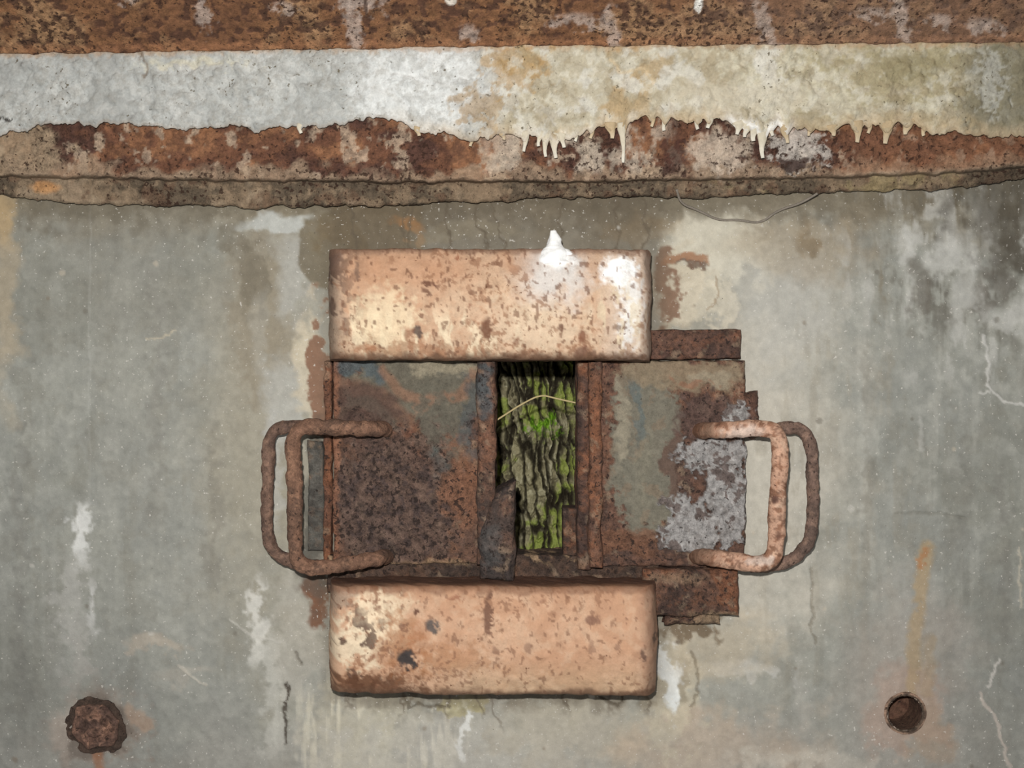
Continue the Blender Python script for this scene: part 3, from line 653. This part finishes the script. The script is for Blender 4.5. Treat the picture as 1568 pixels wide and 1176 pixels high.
# ---------------------------------------------------------------- handles
def handle(name,pts,r,cols,seed,mat,spot=0.4,ro=1.8):
    pts=[Wp(*p) for p in pts]
    P,TT,TH=tube(pts,r,n=28,seed=seed,rough=ro,sub=3,step=0.0016)
    px,py=unproj(P)
    C=newC(TT,cols[0],spot)
    a=fbm(px,py,24,o=4,seed=seed+1); b=fbm(px,py,9,o=3,seed=seed+2); c=fbm(px,py,5,o=2,seed=seed+3)
    lay(C,S(0,0.6,a)*0.7,cols[1]); lay(C,S(0.2,0.6,b)*0.6,cols[2])
    if name=='pull_handle.002':
        lay(C,S(1116,1080,px+8*b)*0.85,(136,102,80))
        lay(C,S(0.3,0.55,b+0.4*a)*0.7,(136,94,70)); lay(C,S(0.45,0.65,c)*0.6,(112,76,56))
        lay(C,blob(px,py,1140,663,26,12,0.5,b,0.4)*0.7,(230,208,192)); lay(C,blob(px,py,1165,858,20,8,0.5,b,0.4)*0.7,(226,204,188))
        lay(C,blob(px,py,1187,765,6,6,0.4)*0.9,(90,60,50)); lay(C,blob(px,py,1163,682,8,5,0.4,b,0.3)*0.9,(100,62,48)); lay(C,blob(px,py,1192,820,4,8,0.4)*0.8,(110,74,58))
    return mk(name,[(P,C)],mat)
handle('pull_handle',[(592,657,0.026),(580,656,0.075),(550,655,0.090),(500,654,0.100),(468,652,0.104),(449,664,0.106),(450,720,0.108),(452,800,0.108),(452,856,0.106),(470,872,0.104),(505,868,0.100),(550,860,0.090),(580,854,0.075),(592,852,0.026)],0.0112,[(128,92,70),(94,70,56),(156,114,86)],200,M_rust)
handle('pull_handle.001',[(500,662,0.004),(470,655,0.030),(440,652,0.050),(412,662,0.056),(411,700,0.058),(408,790,0.058),(411,838,0.056),(440,860,0.050),(480,868,0.040),(510,866,0.010)],0.0092,[(118,90,74),(90,70,60),(148,114,92)],210,M_rust)
handle('pull_handle.002',[(1072,660,0.026),(1082,659,0.070),(1110,658,0.086),(1160,655,0.100),(1190,658,0.106),(1196,690,0.108),(1190,770,0.108),(1188,850,0.106),(1168,866,0.102),(1120,858,0.090),(1080,853,0.070),(1066,852,0.026)],0.0122,[(204,160,132),(216,180,152),(178,124,92)],220,M_hpaint,0.32,1.0)
handle('pull_handle.003',[(1150,664,0.004),(1180,656,0.030),(1215,654,0.050),(1238,664,0.056),(1244,700,0.058),(1245,780,0.058),(1240,832,0.056),(1218,855,0.050),(1180,868,0.040),(1150,866,0.010)],0.0092,[(122,96,82),(94,76,66),(150,118,98)],230,M_rust)

# ---------------------------------------------------------------- hex bolt
def bolt():
    th=np.linspace(0,2*math.pi,121); prof=[(0,28),(0.20,28),(0.34,27),(0.42,24),(0.46,21),(0.52,20),(0.70,20.5),(0.88,19.5),(0.96,17),(1.0,13),(1.0,6),(1.01,3),(1.02,2.5),(1.14,1.5),(1.17,-3)]
    pr=np.array(prof); s=np.linspace(0,len(prof)-1,130); rr=np.interp(s,range(len(prof)),pr[:,0]); dd=np.interp(s,range(len(prof)),pr[:,1])
    R,T=np.meshgrid(rr,th,indexing='ij'); Dd=np.repeat(dd[:,None],len(th),1)
    seg=math.pi/3; hexr=math.cos(seg/2)/np.cos(((T+0.25)%seg)-seg/2)
    w=S(0.40,0.70,R)*S(1.16,1.01,R)
    cs,sn=np.cos(T)*R*39,np.sin(T)*R*39
    ln=fbm(cs+500,sn+500,22,o=4,seed=303)
    rad=39*R*((1-w)+w*hexr)*(1+0.10*ln)
    x=146+rad*np.cos(T); y=1112+rad*np.sin(T)
    n=fbm(x,y,10,o=4,seed=300); n2=fbm(x,y,25,o=3,seed=301)
    C=newC(x,(130,96,78),0.4); lay(C,S(0,0.6,n2)*0.7,(92,70,60)); lay(C,S(0.2,0.7,n)*0.6,(168,124,98)); lay(C,S(0.1,0.6,-n)*0.5,(76,56,48)); lay(C,S(0.99,1.02,R)*0.9,(70,56,46))
    P=Wp(x,y,(Dd+4.5*n*S(1.05,0.9,R)+3.0*n2)*K); return P,C
mk('hex_bolt',[bolt()],M_rust)
def hole():
    th=np.linspace(0,2*math.pi,73); prof=[(33,-1),(32,1.5),(29,2),(26.5,0.5),(26,-4),(26,-50),(25.5,-62),(15,-63),(0,-64)]
    pr=np.array(prof,float); s=np.linspace(0,len(prof)-1,90); rr=np.interp(s,range(len(prof)),pr[:,0]); dd=np.interp(s,range(len(prof)),pr[:,1])
    R,T=np.meshgrid(rr,th,indexing='ij'); Dd=np.repeat(dd[:,None],len(th),1)
    x=1386+R*np.cos(T); y=1092+R*np.sin(T)
    n=fbm(x+Dd,y,9,o=4,seed=310)
    C=newC(x,(96,78,62),0.4); lay(C,S(28,31,R)*0.9,(166,132,108)); lay(C,S(0.1,0.6,n)*0.7,(62,50,42)); lay(C,S(28,25,R)*S(-6,-1,-Dd-6)*0.3,(130,70,44))
    P=np.stack([(x-784)*K,-(Dd+1.0*n)*K,(588-y)*K],-1); return P,C
mk('bolt_hole_sleeve',[hole()],M_rust)

# ---------------------------------------------------------------- dry root & twig
P,TT,TH=tube([Wp(1036,290,0.042),Wp(1042,312,0.026),Wp(1070,322,0.010),Wp(1100,338,0.004),Wp(1130,336,0.004),Wp(1165,343,0.004),Wp(1190,322,0.010),Wp(1225,312,0.026),Wp(1252,296,0.038)],0.0018,n=8,seed=9)
mk('dry_root',[(P,newC(TT,(116,108,98),0.2))],M_bark)
P,TT,TH=tube([Wp(735,660,-0.045),Wp(775,634,-0.05),Wp(800,618,-0.05),Wp(828,604,-0.05),Wp(850,610,-0.05),Wp(906,622,-0.045)],0.0014,n=8,seed=10)
mk('dry_twig',[(P,newC(TT,(166,150,110),0.0))],M_bark)

# ---------------------------------------------------------------- tree outside
R0=0.34; cy=0.44+R0; cx=0.045
th=np.concatenate([np.linspace(-math.pi,-0.55,60,endpoint=False),np.arange(-0.55,0.55,0.0034),np.linspace(0.55,math.pi,60)])
zz=np.concatenate([np.linspace(-1.25,-0.48,60,endpoint=False),np.arange(-0.48,0.22,0.0014),np.linspace(0.22,1.3,60)])
TH,Z=np.meshgrid(th,zz,indexing='ij')
U=TH*R0*1000; V=Z*1000
w1=fbm(U,V,60,110,o=3,seed=400); w2=fbm(U,V,16,26,o=3,seed=401)
Uw=U+0.16*V+7*w1+4.5*w2; Vw=V+10*w1+8*w2
f1,f2,idc=voro(Uw/18.0,Vw/120.0,410)
_,_,_2=voro(Uw/18.0,Vw/38.0,420)
q1,q2,_i=voro(Uw/26.0,Vw/46.0,420)
fn=fbm(U,V,7,12,o=4,seed=403); fm=fbm(U,V,13,30,o=3,seed=407)
h=S(0.04,0.34,(f2-f1)+0.06*fn)*(0.62+0.38*S(0.02,0.22,(q2-q1)+0.06*fn))
h=h*(0.8+0.2*idc)
Rr=R0+0.020*h+0.003*fn+0.003*fm-0.020
C=newC(TH,(40,35,26),0.3)
lay(C,h*0.95,(140,132,104)); lay(C,h*S(0.0,0.5,fn)*0.6,(180,174,146)); lay(C,h*S(0.1,0.6,-fm)*0.5,(96,88,66)); lay(C,S(0.45,0.8,idc)*h*0.35,(152,146,112))
ms=fbm(U,V,42,o=5,seed=405)
lay(C,S(-0.1,0.6,ms+0.35*fn+S(-10,90,U)*0.35)*S(0.15,0.7,h)*0.6,(138,142,76))
lay(C,S(0.3,0.65,ms+0.5*fn+S(30,110,U)*0.35)*S(0.1,0.5,h)*0.55,(128,144,56))
m=blob(U+14*w2,V+14*w2,15,-84,22,19,0.5,fn,0.9); lay(C,m*0.9,(124,166,44)); lay(C,m*S(0.1,0.5,-fn)*0.6,(86,122,30)); Rr=Rr+m*0.005*(1+0.6*fn)
P=np.stack([cx+Rr*np.sin(TH),cy-Rr*np.cos(TH),Z],-1)
flare=1+0.5*S(-0.7,-1.25,Z)**2; P[...,0]=cx+(P[...,0]-cx)*flare; P[...,1]=cy+(P[...,1]-cy)*flare
mk('tree_trunk',[(P,C)],M_bark)
gx=np.linspace(-2.5,2.5,160); gy=np.linspace(0.302,4.0,120); GX,GY=np.meshgrid(gx,gy,indexing='ij')
gz=-1.22+0.03*fbm(GX*1000,GY*1000,300,o=4,seed=500)
C=newC(GX,(84,92,48),0.4); lay(C,S(0,0.6,fbm(GX*1000,GY*1000,200,o=4,seed=501)),(92,78,56))
mk('ground',[(np.stack([GX,GY,gz],-1),C)],M_bark)

# ---------------------------------------------------------------- light, camera, world
w=bpy.data.worlds.new('sky'); scene.world=w; w.use_nodes=True
w.node_tree.nodes['Background'].inputs[0].default_value=(0.98,0.99,1.0,1); w.node_tree.nodes['Background'].inputs[1].default_value=0.26
l=bpy.data.lights.new('camera_flash','AREA'); l.shape='DISK'; l.size=0.03; l.energy=37; l.color=(1.0,0.99,0.975)
lo=bpy.data.objects.new('camera_flash',l); lo.location=(-0.04,-D+0.0,0.11); scene.collection.objects.link(lo)
lo.rotation_euler=(math.radians(87),0,0)
cam=bpy.data.cameras.new('camera'); co=bpy.data.objects.new('camera',cam); scene.collection.objects.link(co)
co.location=(0,-D,0); co.rotation_euler=(math.radians(90),0,0); cam.sensor_width=36; cam.lens=36*D/1.568; cam.clip_start=0.01
scene.camera=co
